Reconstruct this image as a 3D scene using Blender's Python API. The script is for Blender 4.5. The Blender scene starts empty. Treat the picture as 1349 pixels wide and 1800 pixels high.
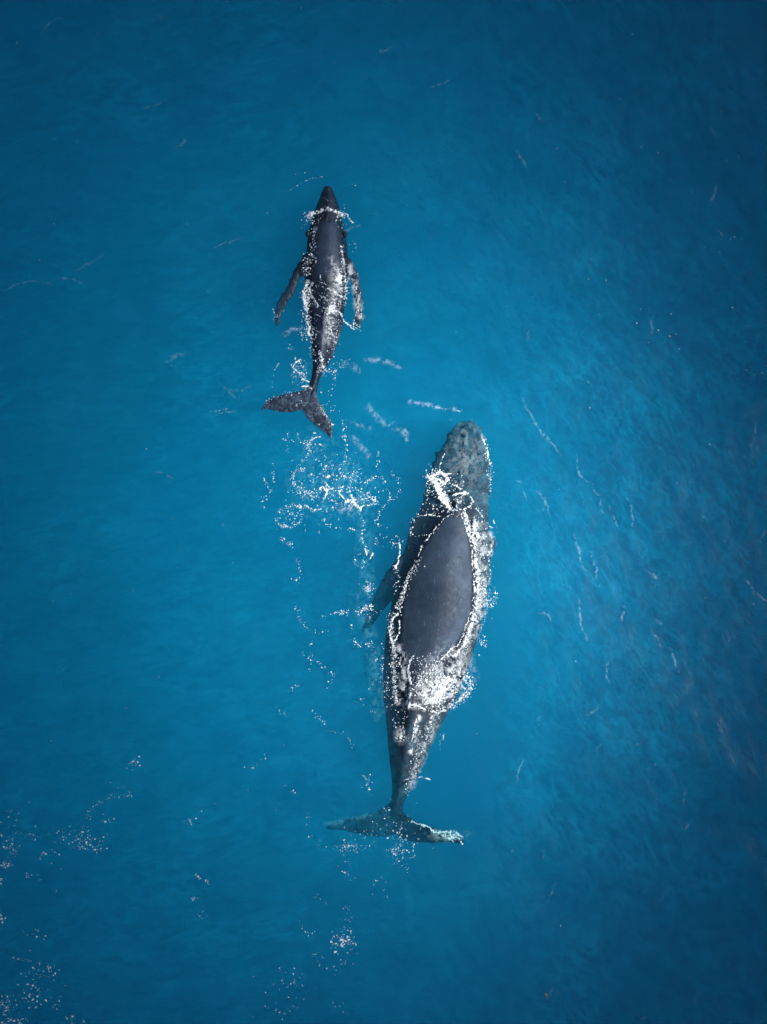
import bpy, math
import numpy as np
from mathutils import Vector
from mathutils.bvhtree import BVHTree

R = math.radians
S = bpy.context.scene
COL = S.collection

# ------------------------------------------------------------------ camera
CAM_H = 28.0
PPM = 57.0                                   # plan units of the layout drawing per metre at the water surface
cam = bpy.data.cameras.new('camera')
cam_o = bpy.data.objects.new('camera', cam); COL.objects.link(cam_o)
cam_o.location = (0, 0, CAM_H)
cam.lens = 36 * CAM_H / (1800 / PPM)
cam.clip_end = 6000
S.camera = cam_o

# ------------------------------------------------------------------ sky, sun, exposure
EL, AZ = 46, 98
W = bpy.data.worlds.new('World'); S.world = W; W.use_nodes = True
wn = W.node_tree
sky = wn.nodes.new('ShaderNodeTexSky'); sky.sky_type = 'NISHITA'; sky.sun_disc = False
sky.sun_elevation = R(EL); sky.sun_rotation = R(AZ)
wn.links.new(sky.outputs[0], wn.nodes['Background'].inputs[0])
wn.nodes['Background'].inputs[1].default_value = 0.05
sun = bpy.data.lights.new('sun', 'SUN'); sun.energy = 5.0; sun.angle = R(.5); sun.color = (1, .99, .975)
sun_o = bpy.data.objects.new('sun', sun); COL.objects.link(sun_o)
SUN = Vector((math.sin(R(AZ)) * math.cos(R(EL)), math.cos(R(AZ)) * math.cos(R(EL)), math.sin(R(EL))))
sun_o.rotation_euler = SUN.to_track_quat('Z', 'Y').to_euler()
S.view_settings.view_transform = 'Standard'; S.view_settings.look = 'None'
S.view_settings.exposure = 0.93; S.view_settings.gamma = 1
S.cycles.volume_bounces = 5; S.cycles.max_bounces = 12
S.cycles.transparent_max_bounces = 24
S.cycles.use_denoising = True; S.cycles.denoising_input_passes = 'RGB_ALBEDO'
S.cycles.use_adaptive_sampling = True; S.cycles.adaptive_threshold = 0.016; S.cycles.adaptive_min_samples = 56
S.cycles.sample_clamp_indirect = 6

rng = np.random.default_rng(7)

# ------------------------------------------------------------------ helpers
def X(px, py, z=0.0):
    """layout drawing -> metres (a thing above the water is drawn a little larger)"""
    s = (CAM_H - z) / CAM_H
    return ((px - 674.5) / PPM * s, (900 - py) / PPM * s, z)

def tag(o, label=None, cat=None, kind=None, group=None):
    for k, v in (('label', label), ('category', cat), ('kind', kind), ('group', group)):
        if v: o[k] = v
    return o

def mesh_obj(name, v, f, mat=None, parent=None, smooth=True):
    me = bpy.data.meshes.new(name)
    v = np.asarray(v, dtype=np.float32)
    if isinstance(f, np.ndarray):
        n, k = f.shape
        me.vertices.add(len(v)); me.vertices.foreach_set('co', v.ravel())
        me.loops.add(n * k); me.loops.foreach_set('vertex_index', f.astype(np.int32).ravel())
        me.polygons.add(n); me.polygons.foreach_set('loop_start', np.arange(0, n * k, k, dtype=np.int32))
        me.update(calc_edges=True)
    else:
        me.from_pydata([tuple(map(float, p)) for p in v], [], f); me.update()
    if smooth: me.polygons.foreach_set('use_smooth', np.ones(len(me.polygons), dtype=bool))
    if mat: me.materials.append(mat)
    o = bpy.data.objects.new(name, me); COL.objects.link(o)
    if parent: o.parent = parent
    return o

def hash2(ix, iy, seed):
    h = (ix.astype(np.int64) * 374761393 + iy.astype(np.int64) * 668265263 + seed * 1442695041) & 0xffffffff
    h = ((h ^ (h >> 13)) * 1274126177) & 0xffffffff
    h = (h ^ (h >> 16)) & 0xffffffff
    return h / 4294967295.0

def vnoise(x, y, scale, seed=0):
    x = np.asarray(x) / scale; y = np.asarray(y) / scale
    ix = np.floor(x); iy = np.floor(y); fx = x - ix; fy = y - iy
    ix = ix.astype(np.int64); iy = iy.astype(np.int64)
    u = fx * fx * fx * (fx * (fx * 6 - 15) + 10); w = fy * fy * fy * (fy * (fy * 6 - 15) + 10)
    a = hash2(ix, iy, seed); b = hash2(ix + 1, iy, seed); c = hash2(ix, iy + 1, seed); d = hash2(ix + 1, iy + 1, seed)
    return (a * (1 - u) + b * u) * (1 - w) + (c * (1 - u) + d * u) * w        # 0..1

def fbm(x, y, scale, seed=0, octs=4, rough=.55):
    t = 0; A = 1; s = 0
    for k in range(octs):
        cx, cy = math.cos(k * 1.3 + .4), math.sin(k * 1.3 + .4)
        t = t + A * vnoise(x * cx - y * cy, x * cy + y * cx, scale / 2 ** k, seed + 17 * k); s += A; A *= rough
    return t / s

def smooth(a, b, t):
    t = np.clip((t - a) / (b - a), 0, 1); return t * t * (3 - 2 * t)

# ------------------------------------------------------------------ water surface height
_wr = np.random.default_rng(3)
WAVES = []
for k in range(46):
    lam = .55 * (9 / .55) ** (_wr.random() ** 1.1)
    th = R(_wr.choice([28, 62, 100]) + _wr.normal(0, 17))
    WAVES.append((2 * math.pi / lam * math.cos(th), 2 * math.pi / lam * math.sin(th), .0013 * lam ** .9, _wr.random() * 6.28))
def water_h(x, y):
    x = np.asarray(x, float); y = np.asarray(y, float); h = np.zeros_like(x)
    wx = x + .5 * (fbm(x, y, 3.1, 5, 2) - .5); wy = y + .5 * (fbm(x, y, 2.7, 9, 2) - .5)
    for kx, ky, a, p in WAVES:
        c = np.sin(kx * wx + ky * wy + p)
        h += a * (c + .25 * c * np.abs(c))
    near = np.exp(-(((x - 2) / 2.2) ** 2 + ((y + 3.5) / 7.0) ** 2)) + np.exp(-(((x + 1.9) / 1.5) ** 2 + ((y - 6.3) / 4.0) ** 2))
    h += .006 * (fbm(x, y, .35, 31, 3) - .5) * 2
    return h * (1 - .6 * np.clip(near, 0, 1))

# ------------------------------------------------------------------ node helper
def new_mat(name):
    m = bpy.data.materials.new(name); m.use_nodes = True; n = m.node_tree; n.nodes.clear()
    return m, n, n.nodes.new('ShaderNodeOutputMaterial')
def N(n, t, **kw):
    q = n.nodes.new(t)
    for k, v in kw.items():
        if hasattr(q, k): setattr(q, k, v)
        else: q.inputs[k.replace('_', ' ')].default_value = v
    return q
def ramp(n, src, stops):
    r = n.nodes.new('ShaderNodeValToRGB'); n.links.new(src, r.inputs[0])
    e = r.color_ramp.elements
    while len(e) < len(stops): e.new(.5)
    for q, (p, c) in zip(e, stops): q.position = p; q.color = (c, c, c, 1) if not hasattr(c, '__len__') else (*c, 1)
    return r.outputs[0]

# ------------------------------------------------------------------ ocean
def ocean_material():
    m, n, out = new_mat('sea_water')
    tr = N(n, 'ShaderNodeBsdfTransparent'); gl = N(n, 'ShaderNodeBsdfGlossy'); gl.inputs['Roughness'].default_value = .24
    fr = N(n, 'ShaderNodeFresnel'); fr.inputs['IOR'].default_value = 1.33
    tc = N(n, 'ShaderNodeTexCoord'); L = n.links.new
    def math_(op, a_, b_=None, clamp=False):
        q = N(n, 'ShaderNodeMath', operation=op); q.use_clamp = clamp
        for i, v in enumerate((a_, b_)):
            if v is None: continue
            if hasattr(v, 'links'): L(v, q.inputs[i])
            else: q.inputs[i].default_value = v
        return q.outputs[0]
    def tex(scale, rot, stretch, det=5, rough=.6, dist=.5, off=0):
        mp = N(n, 'ShaderNodeMapping', vector_type='TEXTURE'); L(tc.outputs['Object'], mp.inputs[0]); mp.inputs['Rotation'].default_value = (0, 0, R(rot)); mp.inputs['Scale'].default_value = (1 / stretch[0], 1 / stretch[1], 1); mp.inputs['Location'].default_value = (off, off, 0)
        t = N(n, 'ShaderNodeTexNoise'); t.inputs['Scale'].default_value = scale; t.inputs['Detail'].default_value = det; t.inputs['Roughness'].default_value = rough; t.inputs['Distortion'].default_value = dist
        L(mp.outputs[0], t.inputs[0]); return t.outputs[0]
    # two crossing sets of ripples: one running from the east, one from the north-west
    east = tex(1.5, 30, (1.4, .6), 6, .62, .5); north = tex(1.4, -80, (1.4, .6), 6, .62, .5, 7)
    sx = N(n, 'ShaderNodeSeparateXYZ'); L(tc.outputs['Object'], sx.inputs[0])
    wgt = math_('MULTIPLY_ADD', sx.outputs[0], .09, True); wgt.node.inputs[2].default_value = .45
    mh = N(n, 'ShaderNodeMix', data_type='FLOAT'); L(wgt, mh.inputs[0]); L(north, mh.inputs[2]); L(east, mh.inputs[3])
    bp = N(n, 'ShaderNodeBump'); bp.inputs['Strength'].default_value = .6; bp.inputs['Distance'].default_value = .024
    L(mh.outputs[0], bp.inputs['Height'])
    L(bp.outputs[0], gl.inputs['Normal']); L(bp.outputs[0], fr.inputs['Normal'])
    mx = N(n, 'ShaderNodeMixShader')
    L(fr.outputs[0], mx.inputs[0]); L(tr.outputs[0], mx.inputs[1]); L(gl.outputs[0], mx.inputs[2])
    # light on the ripple crests, painted in as a pale blue film
    def crests(h, k):
        r = math_('ABSOLUTE', math_('SUBTRACT', h, .5)); r = math_('SUBTRACT', 1.0, math_('MULTIPLY', r, k), True)
        return math_('POWER', r, 2.5)
    e2 = crests(tex(1.5, 30, (1.25, .55), 9, .68, .4, 3), 10); n2 = crests(tex(1.35, -80, (1.25, .5), 9, .68, .4, 11), 10)
    mc = N(n, 'ShaderNodeMix', data_type='FLOAT'); L(wgt, mc.inputs[0]); L(n2, mc.inputs[2]); L(e2, mc.inputs[3])
    e3 = crests(tex(3.6, 34, (1.25, .5), 5, .62, .5, 23), 12); n3 = crests(tex(3.2, -76, (1.25, .5), 5, .62, .5, 31), 12)
    mf = N(n, 'ShaderNodeMix', data_type='FLOAT'); L(wgt, mf.inputs[0]); L(n3, mf.inputs[2]); L(e3, mf.inputs[3])
    patch = tex(.42, 0, (1, 1), 4, .6, .3, 19)
    pr = N(n, 'ShaderNodeMapRange'); pr.inputs[1].default_value = .40; pr.inputs[2].default_value = .66; L(patch, pr.inputs[0])
    veil = N(n, 'ShaderNodeMapRange'); veil.inputs[1].default_value = .42; veil.inputs[2].default_value = .75; veil.inputs[4].default_value = .085; mv = N(n, 'ShaderNodeMix', data_type='FLOAT'); L(wgt, mv.inputs[0]); L(tex(1.05, -78, (1.2, .6), 9, .66, .3, 5), mv.inputs[2]); L(tex(1.15, 32, (1.2, .6), 9, .66, .3, 8), mv.inputs[3]); L(mv.outputs[0], veil.inputs[0])
    film = math_('ADD', math_('MULTIPLY', math_('MULTIPLY', mc.outputs[0], pr.outputs[0]), .14), veil.outputs[0])
    film = math_('ADD', film, math_('MULTIPLY', mf.outputs[0], .10))
    for ex, ey, rx, ry in ((1.9, -3.8, 2.3, 7.2), (-1.9, 6.2, 1.5, 4.4)):      # the animals' slick "footprints" carry no painted ripple light
        qx = math_('POWER', math_('MULTIPLY', math_('SUBTRACT', sx.outputs[0], ex), 1 / rx), 2.0); qy = math_('POWER', math_('MULTIPLY', math_('SUBTRACT', sx.outputs[1], ey), 1 / ry), 2.0)
        film = math_('MULTIPLY', film, math_('SUBTRACT', math_('ADD', qx, qy), .35, True))
    df = N(n, 'ShaderNodeBsdfDiffuse'); df.inputs[0].default_value = (.01, .42, .66, 1)
    m2 = N(n, 'ShaderNodeMixShader'); L(film, m2.inputs[0]); L(mx.outputs[0], m2.inputs[1]); L(df.outputs[0], m2.inputs[2])
    L(m2.outputs[0], out.inputs['Surface'])
    sc = N(n, 'ShaderNodeVolumeScatter'); ab = N(n, 'ShaderNodeVolumeAbsorption'); ad = N(n, 'ShaderNodeAddShader')
    sc.inputs['Color'].default_value = (.01, .585, 1, 1); sc.inputs['Density'].default_value = .18
    ab.inputs['Color'].default_value = (0, .852, .95, 1); ab.inputs['Density'].default_value = .36
    n.links.new(sc.outputs[0], ad.inputs[0]); n.links.new(ab.outputs[0], ad.inputs[1]); n.links.new(ad.outputs[0], out.inputs['Volume'])
    return m

def build_ocean():
    def axis(half, step):
        c = np.arange(-half, half + 1e-6, step); o = []; d = step; p = half
        while p < 2500: d *= 1.35; p += d; o.append(p)
        o = np.array(o); return np.concatenate([-o[::-1], c, o])
    xs = axis(14.4, .1); ys = axis(18.4, .1)
    GX, GY = np.meshgrid(xs, ys); nx, ny = len(xs), len(ys)
    GZ = water_h(GX, GY) * np.clip((40 - np.hypot(GX, GY)) / 12, 0, 1)
    v = np.stack([GX, GY, GZ], -1).reshape(-1, 3)
    idx = np.arange(nx * ny).reshape(ny, nx)
    f = np.stack([idx[:-1, :-1], idx[:-1, 1:], idx[1:, 1:], idx[1:, :-1]], -1).reshape(-1, 4)
    # side walls and bottom close the body of water
    rim = np.concatenate([idx[0, :], idx[1:, -1], idx[-1, -2::-1], idx[-2:0:-1, 0]])
    low = v[rim].copy(); low[:, 2] = -90; b = len(v); v = np.concatenate([v, low]); m = len(rim)
    k = np.arange(m); k2 = (k + 1) % m
    side = np.stack([rim[k2], rim[k], b + k, b + k2], -1)
    me_f = [tuple(q) for q in np.concatenate([f, side])] + [tuple((b + k)[::-1])]
    o = mesh_obj('ocean', v, me_f, ocean_material())
    tag(o, kind='structure')
build_ocean()

def build_seabed():
    m, n, out = new_mat('seabed_sand')
    p = N(n, 'ShaderNodeBsdfPrincipled'); tx = N(n, 'ShaderNodeTexNoise'); tx.inputs['Scale'].default_value = .05
    n.links.new(ramp(n, tx.outputs[0], [(.3, (.05, .06, .06)), (.7, (.12, .13, .11))]), p.inputs['Base Color']); n.links.new(p.outputs[0], out.inputs[0])
    q = 29; s = np.linspace(-1, 1, q); s = np.sign(s) * np.abs(s) ** 2 * 3200
    GX, GY = np.meshgrid(s, s); GZ = -92 - 3 * fbm(GX, GY, 60, 3, 3)
    idx = np.arange(q * q).reshape(q, q)
    f = np.stack([idx[:-1, :-1], idx[:-1, 1:], idx[1:, 1:], idx[1:, :-1]], -1).reshape(-1, 4)
    o = mesh_obj('seabed', np.stack([GX, GY, GZ], -1).reshape(-1, 3), f, m); tag(o, kind='structure')
build_seabed()

# ------------------------------------------------------------------ broken cloud added out of view to darken the sea around the whales
def build_shade_cloud():
    H = 160.0; RAD = 105.0; n = 91
    u = np.linspace(-1, 1, n); s = np.sign(u) * (np.abs(u) ** 1.6) * RAD
    GX, GY = np.meshgrid(s, s)
    rr = np.hypot(GX, GY) / RAD
    r2 = (GX / 15.5) ** 2 + (GY / 20) ** 2
    th = 12.5 * (1 - np.exp(-r2 ** .95)) * np.clip((1.1 - rr) * 4, 0, 1) + .04
    th *= 1 + .12 * (fbm(GX, GY, 30, 4, 3) - .5)
    cx, cy = 4.7 + H * SUN.x / SUN.z, -1.6 + H * SUN.y / SUN.z
    top = np.stack([GX + cx, GY + cy, H + th], -1).reshape(-1, 3); bot = np.stack([GX + cx, GY + cy, H - .3 * th], -1).reshape(-1, 3)
    idx = np.arange(n * n).reshape(n, n)
    f = np.stack([idx[:-1, :-1], idx[:-1, 1:], idx[1:, 1:], idx[1:, :-1]], -1).reshape(-1, 4)
    rim = np.concatenate([idx[0, :], idx[1:, -1], idx[-1, -2::-1], idx[-2:0:-1, 0]]); r2_ = np.roll(rim, -1); M = n * n
    side = np.stack([r2_, rim, rim + M, r2_ + M], -1)
    m, nn, out = new_mat('shade_cloud_vapour')
    p = N(nn, 'ShaderNodeVolumeAbsorption'); p.inputs['Density'].default_value = .165; p.inputs['Color'].default_value = (0, 0, 0, 1)
    nn.links.new(p.outputs[0], out.inputs['Volume'])
    o = mesh_obj('shade_cloud', np.concatenate([top, bot]), np.concatenate([f, f[:, ::-1] + M, side]), m)
    tag(o, 'dull grey broken cloud added out of view, its gap shaped to darken the sea around the whales', 'shade_cloud', kind='stuff')
build_shade_cloud()

# ------------------------------------------------------------------ whales
def skin_material(name, calf):
    m, n, out = new_mat(name)
    p = N(n, 'ShaderNodeBsdfPrincipled'); tc = N(n, 'ShaderNodeTexCoord')
    def noise(scale, det=4, rough=.6, stretch=(1, 1, 1), rot=0, dist=0):
        mp = N(n, 'ShaderNodeMapping'); n.links.new(tc.outputs['Object'], mp.inputs[0])
        mp.inputs['Scale'].default_value = stretch; mp.inputs['Rotation'].default_value = (0, 0, rot)
        t = N(n, 'ShaderNodeTexNoise'); t.inputs['Scale'].default_value = scale; t.inputs['Detail'].default_value = det
        t.inputs['Roughness'].default_value = rough; t.inputs['Distortion'].default_value = dist
        n.links.new(mp.outputs[0], t.inputs[0]); return t.outputs[0]
    def mix(fac, a, b, mode='MIX'):
        q = N(n, 'ShaderNodeMix', data_type='RGBA', blend_type=mode)
        if hasattr(fac, 'links'): n.links.new(fac, q.inputs[0])
        else: q.inputs[0].default_value = fac
        for s, i in ((a, 6), (b, 7)):
            if hasattr(s, 'links'): n.links.new(s, q.inputs[i])
            else: q.inputs[i].default_value = (*s, 1)
        return q.outputs[2]
    dark, mid, pale = ((.003, .009, .022), (.009, .021, .046), (.12, .17, .23)) if calf else ((.003, .008, .020), (.006, .016, .034), (.045, .125, .17))
    base = ramp(n, noise(1.1, 6, .62, dist=.3), [(.32, dark), (.7, mid)])
    da = N(n, 'ShaderNodeAttribute', attribute_name='dry_sheen')
    dry_sheen_tone = ramp(n, noise(1.6, 5, .6), [(.3, (.022, .036, .066)), (.72, (.046, .068, .115))] if calf else [(.3, (.017, .030, .052)), (.72, (.040, .062, .098))])
    base = mix(da.outputs['Fac'], base, dry_sheen_tone)
    # small pale scars and flecks along the body
    sc = ramp(n, noise(7, 3, .55, (1.6, .5, 1), .15), [(.63, 0), (.71, 1)])
    base = mix(N1(n, sc, .5), base, pale)
    sp = ramp(n, noise(19, 2, .5), [(.70, 0), (.75, 1)])
    base = mix(N1(n, sp, .5), base, pale)
    fine = ramp(n, noise(45, 3, .7), [(.35, .72), (.7, 1.3)])
    base = mix(1.0, base, fine, 'MULTIPLY')
    # mottled calf flukes; ripple and side light painted on the adult (vertex attribute says where)
    at = N(n, 'ShaderNodeAttribute', attribute_name='blotch_and_light')
    bl = ramp(n, noise(6.5 if calf else 3.4, 7, .72, dist=1.2), [(.46, 0), (.64, 1)] if calf else [(.40, 0), (.66, 1)])
    mu = N(n, 'ShaderNodeMath', operation='MULTIPLY'); n.links.new(at.outputs['Fac'], mu.inputs[0]); n.links.new(bl, mu.inputs[1])
    base = mix(mu.outputs[0], base, pale)
    n.links.new(base, p.inputs['Base Color'])
    n.links.new(ramp(n, noise(5, 4), [(.3, .48), (.7, .7)]), p.inputs['Roughness'])
    p.inputs['Specular IOR Level'].default_value = .28 if calf else .2
    p.inputs['Coat Weight'].default_value = .22 if calf else .0; p.inputs['Coat Roughness'].default_value = .22; p.inputs['Coat IOR'].default_value = 1.33
    b1 = N(n, 'ShaderNodeBump'); b1.inputs['Strength'].default_value = .35; b1.inputs['Distance'].default_value = .012 if not calf else .02
    n.links.new(noise(14, 6, .7, (1.2, .7, 1)), b1.inputs['Height'])
    b2 = N(n, 'ShaderNodeBump'); b2.inputs['Strength'].default_value = .35 if not calf else .6; b2.inputs['Distance'].default_value = .03
    n.links.new(noise(5, 5, .6, (1, 1.3, 1), dist=.8), b2.inputs['Height'])
    n.links.new(b1.outputs[0], b2.inputs['Normal'])
    n.links.new(b2.outputs[0], p.inputs['Normal']); n.links.new(b2.outputs[0], p.inputs['Coat Normal'])
    n.links.new(p.outputs[0], out.inputs[0])
    return m
def N1(n, s, k):
    q = N(n, 'ShaderNodeMath', operation='MULTIPLY'); n.links.new(s, q.inputs[0]); q.inputs[1].default_value = k; return q.outputs[0]

def soft_interp(y, ys, vs, w):
    """linear interpolation, softened over w"""
    t = 0
    for k, g in ((-1, .15), (-.5, .22), (0, .26), (.5, .22), (1, .15)): t = t + g * np.interp(y + k * w, ys, vs)
    return t

def body_loft(tab, w, nst, nt=72):
    """tab rows: y, xl, dl, pk, dr, xr, z_ridge, z_side, depth, p.  dl/dr = where the back meets the water (None: wholly under)"""
    T = [list(r) for r in tab]
    ys = np.array([r[0] for r in T], float)
    g = lambda i: np.array([r[i] if r[i] is not None else np.nan for r in T], float)
    Y = np.linspace(ys[0], ys[-1], nst)
    c = {}
    for nm, i in (('xl', 1), ('pk', 3), ('xr', 5), ('zp', 6), ('ze', 7), ('dp', 8), ('p', 9)): c[nm] = soft_interp(Y, ys, g(i), w)
    # keep the two ends exact
    kl = np.full(len(T), np.nan); kr = kl.copy()
    for i, (y, xl, dl, pk, dr, xr, zp, ze, dp, p) in enumerate(T):
        if dl is not None and zp > 0.001:
            s0 = min(max(-ze / (zp - ze), .05), .98)
            for arr, d_, e_ in ((kl, dl, xl), (kr, dr, xr)):
                td = min(max(abs(pk - d_) / abs(pk - e_), .05), .97); arr[i] = np.clip(math.log(s0) / math.log(1 - td ** p), .18, 2.6)
    for a in (kl, kr):
        ok = ~np.isnan(a)
        a[~ok] = .62
    KL = soft_interp(Y, ys, kl, w * .6); KR = soft_interp(Y, ys, kr, w * .6)
    v = []; half = nt // 2
    tt = np.linspace(0, math.pi, half + 1)
    for j in range(nst):
        xl, pk, xr, zp, ze, dp, p = (c[q][j] for q in ('xl', 'pk', 'xr', 'zp', 'ze', 'dp', 'p'))
        for a in tt:                                   # top, left -> right
            q = -math.cos(a)
            x = pk + q * ((xr - pk) if q > 0 else (pk - xl)); k = KR[j] if q > 0 else KL[j]
            s = max(0.0, 1 - abs(q) ** p) ** k
            z = ze + (zp - ze) * s
            v.append(X(x, Y[j], z))
        for a in tt[1:-1][::-1]:                       # belly, right -> left
            q = -math.cos(a)
            x = pk + q * ((xr - pk) if q > 0 else (pk - xl))
            z = ze - dp * math.sqrt(max(0.0, 1 - q * q))
            v.append(X(x, Y[j], z))
    m = len(v) // nst; f = []
    for j in range(nst - 1):
        for i in range(m):
            a, b = j * m + i, j * m + (i + 1) % m; f.append((a, b, b + m, a + m))
    f.append(tuple(range(m))[::-1]); f.append(tuple((nst - 1) * m + i for i in range(m)))
    return v, f

def fin_loft(rows, nst=44, nc=14, knob=0, seed=1, edge=.030, grow=1.0):
    """rows: lead x,y, trail x,y, z_lead, z_trail, thickness (m)"""
    A = np.array(rows, float); s = np.linspace(0, len(A) - 1, nst); k = np.arange(len(A))
    C = [soft_interp(s, k, A[:, i], .45) for i in range(7)]
    for i in range(7): C[i][0] = A[0, i]; C[i][-1] = A[-1, i]
    r = np.random.default_rng(seed); v = []
    for j in range(nst):
        lx, ly, qx, qy, zl, zq, th = (c[j] for c in C)
        kn = knob * (math.sin(j * 1.05 + seed) * .6 + r.normal(0, .45)) * (0 < j < nst - 1)
        kt = knob * .5 * r.normal(0, 1) * (0 < j < nst - 1)
        L = math.hypot(lx - qx, ly - qy) + 1e-6; ux, uy = (lx - qx) / L, (ly - qy) / L
        lx += ux * (kn + grow); ly += uy * (kn + grow); qx -= ux * (kt + grow); qy -= uy * (kt + grow)
        for sd in (1, -1):
            for i in range(nc + 1):
                if sd < 0 and i in (0, nc): continue
                t = i / nc if sd > 0 else 1 - i / nc
                e = math.sqrt(max(t, 0)) * max(1 - t, 0) * 2.4
                v.append(X(lx + (qx - lx) * t, ly + (qy - ly) * t, zl + (zq - zl) * t + sd * (th * .5 * e + edge)))
    m = len(v) // nst; f = []
    for j in range(nst - 1):
        for i in range(m):
            a, b = j * m + i, j * m + (i + 1) % m; f.append((a, b, b + m, a + m))
    f.append(tuple(range(m))[::-1]); f.append(tuple((nst - 1) * m + i for i in range(m)))
    return v, f

def ball(c, r, seg=12, rg=8, rot=0):
    v = []; f = []
    for i in range(rg + 1):
        for j in range(seg):
            a, b = math.pi * i / rg, 2 * math.pi * j / seg
            x, y, z = math.sin(a) * math.cos(b) * r[0], math.sin(a) * math.sin(b) * r[1], math.cos(a) * r[2]
            v.append((c[0] + x * math.cos(rot) - y * math.sin(rot), c[1] + x * math.sin(rot) + y * math.cos(rot), c[2] + z))
    for i in range(rg):
        for j in range(seg):
            a, b = i * seg + j, i * seg + (j + 1) % seg; f.append((a, a + seg, b + seg, b))
    return v, f

def fuse(name, pieces, voxel, mat, iters=5):
    V = []; F = []
    for v, f in pieces:
        b = len(V); V += list(v); F += [tuple(b + i for i in q) for q in f]
    o = mesh_obj(name, V, F)
    import bmesh
    bm = bmesh.new(); bm.from_mesh(o.data); bmesh.ops.recalc_face_normals(bm, faces=bm.faces); bm.to_mesh(o.data); bm.free()
    r = o.modifiers.new('r', 'REMESH'); r.mode = 'VOXEL'; r.voxel_size = voxel
    s = o.modifiers.new('s', 'SMOOTH'); s.iterations = iters; s.factor = .5
    dg = bpy.context.evaluated_depsgraph_get(); dg.update()
    me = bpy.data.meshes.new_from_object(o.evaluated_get(dg)); o.modifiers.clear()
    old = o.data; o.data = me; bpy.data.meshes.remove(old); me.name = name
    me.materials.clear(); me.materials.append(mat)
    me.polygons.foreach_set('use_smooth', np.ones(len(me.polygons), dtype=bool))
    return o

def set_attr(o, fn, dry_sheen):
    me = o.data; n = len(me.vertices); co = np.empty(n * 3, np.float32); me.vertices.foreach_get('co', co); co = co.reshape(-1, 3)
    s = (CAM_H - co[:, 2]) / CAM_H
    px = co[:, 0] / s * PPM + 674.5; py = 900 - co[:, 1] / s * PPM
    a = me.attributes.new('blotch_and_light', 'FLOAT', 'POINT'); a.data.foreach_set('value', fn(px, py).astype(np.float32))
    a = me.attributes.new('dry_sheen', 'FLOAT', 'POINT'); a.data.foreach_set('value', np.clip(dry_sheen(px, py, co[:, 2]), 0, 1).astype(np.float32))

def bvh(o):
    me = o.data
    return BVHTree.FromPolygons([v.co[:] for v in me.vertices], [p.vertices[:] for p in me.polygons])

#        y     xl   dl    pk   dr   xr    zr    zs   dep  p
ADULT = [
    (739.5, 812, None, 820, None, 828, -0.50, -0.29, .10, 2),
    (743, 803, None, 820, None, 837, -0.39, -0.31, .25, 2),
    (750, 797, None, 820, None, 845, -0.32, -0.33, .45, 2),
    (762, 790, None, 819, None, 849, -0.27, -0.35, .7, 2),
    (780, 782, None, 817, None, 854, -0.24, -0.37, .9, 2),
    (800, 768, None, 814, None, 859, -0.23, -0.39, 1.1, 2),
    (820, 760, None, 811, None, 861, -0.22, -0.41, 1.2, 2),
    (850, 752, None, 807, None, 862, -0.16, -0.38, 1.3, 2),
    (880, 744, None, 804, None, 861, -0.14, -0.38, 1.4, 2),
    (892, 741, 796, 803, 811, 860, 0.02, -0.27, 1.4, 2),
    (905, 734, 784, 802, 817, 859, 0.07, -0.27, 1.5, 2),
    (925, 722, 770, 799, 821, 859, 0.15, -0.27, 1.6, 2),
    (960, 713, 745, 791, 827, 861, 0.27, -0.27, 1.7, 2),
    (1000, 704, 723, 782, 832, 861, 0.36, -0.27, 1.7, 2),
    (1040, 694, 712, 775, 832, 857, 0.40, -0.27, 1.7, 2),
    (1080, 684, 706, 768, 828, 849, 0.40, -0.27, 1.7, 2),
    (1105, 680, 705, 763, 818, 844, 0.37, -0.27, 1.6, 2),
    (1130, 677, 705, 757, 806, 837, 0.31, -0.27, 1.5, 2),
    (1150, 676, 707, 750, 790, 831, 0.25, -0.27, 1.5, 1.9),
    (1170, 675, 712, 741, 772, 824, 0.18, -0.27, 1.4, 1.8),
    (1200, 673, 713, 731, 757, 813, 0.13, -0.27, 1.3, 1.6),
    (1230, 674, 713, 726, 752, 801, 0.13, -0.27, 1.2, 1.5),
    (1260, 679, 711, 723, 748, 784, 0.12, -0.27, 1.1, 1.45),
    (1290, 681, 708, 718, 736, 768, 0.09, -0.27, 1.0, 1.4),
    (1320, 683, 706, 714, 724, 754, 0.04, -0.27, .9, 1.4),
    (1345, 686, None, 711, None, 743, -0.02, -0.34, .8, 1.4),
    (1370, 689, None, 706, None, 731, -0.07, -0.42, .7, 1.5),
    (1395, 690, None, 701, None, 717, -0.30, -0.67, .6, 1.6),
    (1420, 684, None, 695, None, 708, -0.50, -0.82, .4, 1.8),
    (1442, 676, None, 692, None, 706, -0.68, -0.90, .2, 2),
    (1462, 688, None, 694, None, 701, -0.82, -0.92, .06, 2),
]
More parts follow.
